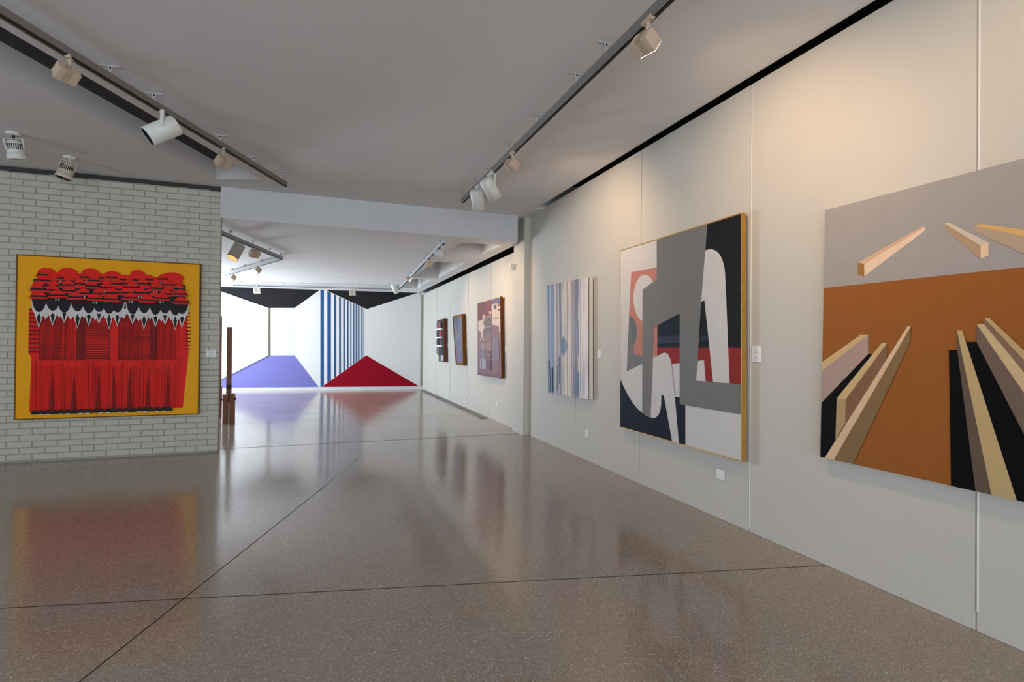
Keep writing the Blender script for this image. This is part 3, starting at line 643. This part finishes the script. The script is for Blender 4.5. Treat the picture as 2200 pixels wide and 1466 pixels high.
def spot_light(p, aim, power, size=1.1, blend=.9, col=(1,.68,.41), rad=.05):
    l = bpy.data.lights.new('lamp_light', 'SPOT'); l.energy = power; l.spot_size = size; l.spot_blend = blend; l.color = col; l.shadow_soft_size = rad
    o = bpy.data.objects.new('lamp_light', l); COL.objects.link(o); o.location = Vector(p)+Vector(aim).normalized()*.02; o.rotation_euler = Vector(aim).to_track_quat('-Z','Y').to_euler()
def box_spot(top, body, aim, label, group, s=1.0, lit=False, power=0, m=LAMPB, lens=None, size=1.9, side=None):
    """top = point under the rail, body = centre of the housing, aim = where the lens faces"""
    top = Vector(top); body = Vector(body); aim = Vector(aim).normalized(); t = thing('track_spotlight', tuple(top), label, 'spotlight', group)
    mb = MB(); mb.box((top.x-.016,top.y-.05*s,top.z-.012),(top.x+.016,top.y+.05*s,top.z+.012), m, bev=.003); mb.tube(top-Vector((0,0,.01)), top-Vector((0,0,.03)), .012, m); mb.build('adapter', t)
    side_ = Vector(side) if side else Vector((0,1,0)); M = frame(body, aim, side_)     # x = wide side, z = aim
    back = body-aim*.03*s
    mb = MB(); arm = top-Vector((0,0,.028)); mb.box((-.009*s,-.005,0),(.009*s,.005,(back-arm).length), LAMPC, frame(arm, back-arm, side_)); mb.build('arm', t)
    W, D, Hh = .075*s, .055*s, .047*s; mb = MB(); mb.box((-W,-Hh,-D),(W,Hh,D*.92), m, M, bev=.012*s)
    mb.box((-W*1.0,-Hh*1.0,D*.6),(W*1.0,Hh*1.0,D), m, M, bev=.003*s)
    mb.build('housing', t); mb = MB()
    for i in range(4): xx_ = (-.024+.012*i)*s; mb.box((xx_-.0018*s,-Hh*1.012,-D*1.008),(xx_+.0018*s,Hh*1.012,D*.9), LAMPG, M)
    mb.build('groove_band', t); mb = MB(); mb.box((-W*.88,-Hh*.84,D),(W*.88,Hh*.84,D+.004*s), lens or (GLOW if lit else PLAIN), M); mb.build('lens', t)
    if power: spot_light(body+aim*(D+.02), aim, power, size)
def can_spot(top, body, aim, label, group, s=1.0, m=LAMPW, inner=BLACK, power=0, side=(0,1,0)):
    top = Vector(top); body = Vector(body); aim = Vector(aim).normalized(); t = thing('track_spotlight', tuple(top), label, 'spotlight', group)
    mb = MB(); mb.box((top.x-.018,top.y-.06*s,top.z-.014),(top.x+.018,top.y+.06*s,top.z+.012), m, bev=.003); mb.build('adapter', t)
    M = frame(body, aim, side); Rr, L = .082*s, .125*s
    mb = MB(); mb.lathe([(.0001,-L-.012*s),(Rr*.5,-L-.012*s),(Rr*.93,-L-.004*s),(Rr,-L+.010*s),(Rr,L),(Rr*.93,L),(Rr*.93,L*.2)], M, m, 32); mb.build('housing', t)
    mb = MB(); mb.lathe([(Rr*.925,L*.985),(Rr*.9,L*.1),(Rr*.5,-L*.3),(.0001,-L*.35)], M, inner, 32); mb.build('reflector', t)
    yk = MB(); s3 = (M.to_3x3() @ Vector((1,0,0))).normalized()
    for sg in (-1,1):
        a_ = top-Vector((0,0,.012))+s3*sg*(Rr+.005); b_ = body+s3*sg*(Rr+.005); yk.box((-.012*s,-.003,0),(.012*s,.003,(b_-a_).length), m, frame(a_, b_-a_, s3.cross(Vector((0,0,1)))))
    a_ = top-Vector((0,0,.012)); yk.box((-.004,-.012*s,-(Rr+.008)),(.004,.012*s,Rr+.008), m, frame(a_, s3, (0,0,1))); yk.build('yoke', t)
    if power: spot_light(body+aim*(L+.02), aim, power, 1.2)

G1 = 'spotlights on the right track'; G2 = 'spotlights on the left track'; G3 = 'spotlights on the far tracks'
toW = lambda dz, dy=0: (1, dy, dz)
# right track
b = onx(1386,92,XR); box_spot((XR,b.y-.03,ZT-.01), (XR,b.y,b.z), (1,.22,-.62), 'lit beige box spotlight nearest the camera on the right track', G1, .95, True, 60, size=2.1)
for y in (1.3,): box_spot((XR,y,ZT-.01), (XR+.01,y,ZT-.16), (1,.1,-.6), 'beige box spotlight on the right track outside the frame', G1, 1.0, True, 34, size=2.0)
b = onx(1099,354,XR); box_spot((XR,b.y-.02,ZT-.01), (XR,b.y,b.z), (1,.35,-.62), 'beige box spotlight midway along the right track', G1, .9, False, 66, size=2.0)
b = onx(1054,406,XR); can_spot((XR,b.y-.03,ZT-.01), (XR,b.y,b.z), (.62,.30,-.75), 'white can spotlight second from the end of the right track', G1, .95)
b = onx(1026,430,XR); can_spot((XR,b.y-.02,ZT-.01), (XR,b.y,b.z), (.30,.42,-.90), 'white can spotlight at the far end of the right track', G1, .95)
# left track (vertical plane through it)
TN = Vector((td.y,-td.x,0)).normalized()
def on_left(px,py): return onp(px,py,ta,TN)
for px,py,tx,ty,kind,lab,aim in ((143,158,150,128,'b','beige box spotlight nearest the camera on the left track',(-.55,.55,-.5)),(348,281,350,250,'c','large white can spotlight on the left track',(-.78,-.22,-.60)),(479,348,480,330,'b','beige box spotlight near the far end of the left track',(-.5,.62,-.5))):
    b = on_left(px,py); tp = on_left(tx,ty); tp = Vector((tp.x,tp.y,ZT-.01))
    if kind == 'b': box_spot(tp, b, aim, lab, G2, .85, False, 0, side=(.8,.6,0))
    else: can_spot(tp, b, aim, lab, G2, 1.0)
# far V track
for px,py,kind,lab,aim,inner in ((507,541,'c','white can spotlight with glowing orange mouth on the V-shaped track',(-.35,-.35,-.85),GLOWS),(547,545,'b','beige box spotlight right of the glowing can',(-.4,.6,-.6),None)):
    nn = Vector((fb_-fa_)); nn = Vector((nn.y,-nn.x,0)).normalized(); b = onp(px,py,fa_,nn)
    if kind == 'c': can_spot((b.x,b.y+.04,ZF-.01), b, aim, lab, G3, 1.0, mat('can_grey', (.42,.38,.34), .5), inner)
    else: box_spot((b.x,b.y-.0,ZF-.01), b, aim, lab, G3, 1.0, side=(.9,.4,0))
for px,py,lab in ((554,582,'small beige box spotlight on the back arm of the V-shaped track'),(501,598,'small beige box spotlight at the end of the V-shaped track')):
    nn = Vector((fc_-fb_)); nn = Vector((nn.y,-nn.x,0)).normalized(); b = onp(px,py,fb_,nn); box_spot((b.x,b.y,ZF-.01), b, (-.6,-.35,-.65), lab, G3, .95)
# track before the mural
for px,py,lab in ((552,625,'cream box spotlight over the lilac part of the mural'),(757,629.5,'cream box spotlight over the striped part of the mural')):
    nn = Vector((gb-ga)); nn = Vector((nn.y,-nn.x,0)).normalized(); b = onp(px,py,ga,nn); box_spot((b.x,b.y,ZF-.01), b, (.12,.9,-.35), lab, G3, 1.15, True, 14, m=mat('lamp_pale', (.70,.64,.55), .5), side=(1,0,0), size=2.2)
# track beside the coffers
nn = Vector((gc-gb)); nn = Vector((nn.y,-nn.x,0)).normalized()
for px,py,kind,lab,aim,pw in ((849,620,'c','white can spotlight at the mural end of the coffer track',(.45,.40,-.85),0),(878,599,'b','lit beige box spotlight on the coffer track',(1,-.2,-.65),36),(922,566,'b','amber box spotlight in the middle of the coffer track',(1,.3,-.6),52),(943,545,'w','white box spotlight at the near end of the coffer track',(1,.35,-.5),52)):
    b = ony(px,py,15.25) if kind == 'c' else onz(px,py,ZF-.13)
    tp = (gb.lerp(gc,(b.y-gb.y)/(gc.y-gb.y)).x, b.y, ZF-.01)
    if kind == 'c': tp = (gb.x-.02, gb.y-.12, ZF-.01); b = ony(px,py,gb.y-.10)
    if kind == 'c': can_spot(tp, b, aim, lab, G3, 1.05, side=(1,0,0))
    else: box_spot(tp, b, aim, lab, G3, .85, px == 878, pw, m=LAMPW if kind == 'w' else LAMPB, size=1.9)

# ceiling-mounted round spotlights by the brick wall
for px,py,lab,aim,mm,n in ((29,285,'white ceiling spotlight at the left edge with a curved arm',(.12,.12,-1),LAMPW,0),(150,337,'cream slotted ceiling spotlight above the red and yellow painting',(-.26,-.10,-.96),LAMPC,1)):
    p = onz(px,py,H); t = thing('ceiling_spotlight', tuple(p), lab, 'spotlight', 'round spotlights on the ceiling'); aim = Vector(aim).normalized(); k_ = 1.18
    mb = MB(); mb.lathe([(.0001,-.001),(.062,-.001),(.062,-.016),(.052,-.026),(.0001,-.028)], frame(p,(0,0,1)), LAMPW, 28); mb.build('canopy', t)
    mb = MB(); mb.tube(p-Vector((0,0,.026)), p-Vector((0,0,.062)), .012, LAMPC if n else BLACK); mb.build('stem', t)
    c_ = p-Vector((0,0,.062))+aim*.082; M = frame(c_, aim, (1,0,0)) @ Matrix.Scale(k_, 4); mb = MB()
    prof = [(.0001,-.065)]+[(.058*math.sin(a), -.007-.058*math.cos(a)) for a in [math.pi/2*i/8 for i in range(1,9)]]+[(.060,.045),(.061,.050),(.065,.052),(.067,.096),(.065,.100),(.060,.098),(.056,.06)]
    mb.lathe(prof, M, mm, 32); mb.build('housing', t)
    mb = MB(); mb.lathe([(.060,.0975),(.048,.055),(.03,.03),(.0001,.025)], M, BLACK if n else LAMPC, 28); mb.build('reflector', t)
    mb = MB()
    for i in range(9):
        a_ = math.radians(22+i*13); d = Vector((math.cos(a_), math.sin(a_), 0))
        Mr = M @ frame((d.x*.0580,d.y*.0580,0), (0,0,1), d); mb.box((-.003,-.0032,-.024),(.0025,.0032,.022), BLACK, Mr)
    mb.build('vent_slot', t)
    mb = MB(); s3 = (M.to_3x3() @ Vector((1,0,0))).normalized()
    for sg in (-1,1): mb.box((-.012,-.004,0),(.012,.004,.10), mm, frame(p-Vector((0,0,.058))+s3*sg*.074, aim, s3.cross(aim)))
    mb.box((-.003,-.012,-.077),(.003,.012,.077), mm, frame(p-Vector((0,0,.058)), s3, aim)); mb.build('arm', t)

# small lamp on the column, sensor over the mural corner
p = onx(1101,574,3.16); p = Vector((3.04,8.62,p.z-.02)); t = thing('wall_spotlight', (3.10,8.40,p.z), 'small white ribbed lamp fixed to the far side of the column', 'spotlight')
b = onx(1101,574,3.06)
t.location = b; t['_w'] = tuple(b); mb = MB(); mb.box((b.x-.045,b.y-.03,b.z-.05),(b.x+.01,b.y+.03,b.z+.05), PLASTIC, bev=.006); mb.build('housing', t)
mb = MB()
for i in range(5): mb.box((b.x-.048,b.y-.032,b.z-.042+i*.019),(b.x+.005,b.y+.032,b.z-.036+i*.019), WIRE)
mb.build('rib', t); mb = MB(); mb.tube((b.x+.008,b.y,b.z),(3.105,b.y,b.z),.012,PLASTIC); mb.build('bracket', t)
p = mural(912,629)+MN*.10; t = thing('motion_sensor', tuple(p), 'small white sensor box in the corner above the mural', 'sensor')
mb = MB(); mb.box((p.x-.09,p.y-.04,p.z-.08),(p.x+.03,p.y+.04,p.z+.05), PLASTIC, bev=.015); mb.build('housing', t)
mb = MB(); mb.lathe([(.03,0),(.028,.02),(.0001,.03)], frame((p.x+.0,p.y-.04,p.z),(0,-1,0)), PLASTIC); mb.build('lens', t)
mb = MB(); mb.box((p.x-.02,p.y-.01,p.z+.04),(p.x+.10,p.y+.02,min(H2-.002,p.z+.07)), WIRE); mb.build('bracket', t)

# ------------------------------------------------------------ wooden sculpture behind the brick wall
def wood_clamp(t, c, hb, post_top, post_w=.078, dy=0):
    x, y = c; mb = MB(); mb.box((x-.093,y-.06,0),(x-.008,y+.06,hb), DKWOOD, bev=.003); mb.build('block', t)
    mb = MB(); mb.box((x+.006,y-.02,0),(x+.09,y+.10,hb+.015), DKWOOD, bev=.003); mb.build('block', t)
    mb = MB(); mb.box((x-.055,y+.06,.36),(x-.055+post_w,y+.06+post_w,post_top), DKWOOD, bev=.003); mb.build('post', t)
    mb = MB(); mb.box((x-.0551,y+.0599,.60),(x-.055+post_w+.0003,y+.0603+post_w,.68), mat('dark_wood_band',(.06,.025,.02),.5)); mb.build('dark_band', t, label='dark band near the foot of the post')
    mb = MB(); mb.tube((x-.45,y-.01,hb-.09),(x+.10,y-.01,hb-.09),.010, BLACK); mb.tube((x+.09,y+.0,hb-.08),(x+.115,y+.0,hb-.08),.022, BLACK); mb.tube((x-.19,y-.01,hb-.09),(x-.165,y-.01,hb-.09),.020, BLACK); mb.build('bolt', t)
c_ = onz(490,911,0); t = thing('wooden_sculpture', (c_.x,c_.y+.06,0), 'brown wooden post sculpture clamped between upright blocks beyond the brick wall', 'sculpture')
wood_clamp(t, (c_.x,c_.y+.06), .515, 1.72)
mb = MB(); x = c_.x-.22; y = c_.y+.9; mb.box((x-.14,y-.05,0),(x-.02,y+.05,.60), DKWOOD, bev=.003); mb.build('block', t)
mb = MB(); mb.box((x-.12,y+.0505,0),(x-.045,y+.125,1.95), DKWOOD, bev=.003); mb.build('post', t)
mb = MB(); mb.tube((c_.x-.30,c_.y+.05,.425),(x-.03,y-.04,.425),.010, BLACK); mb.build('tie_rod', t)
for o in bpy.data.objects:
    if '_w' in o: del o['_w']
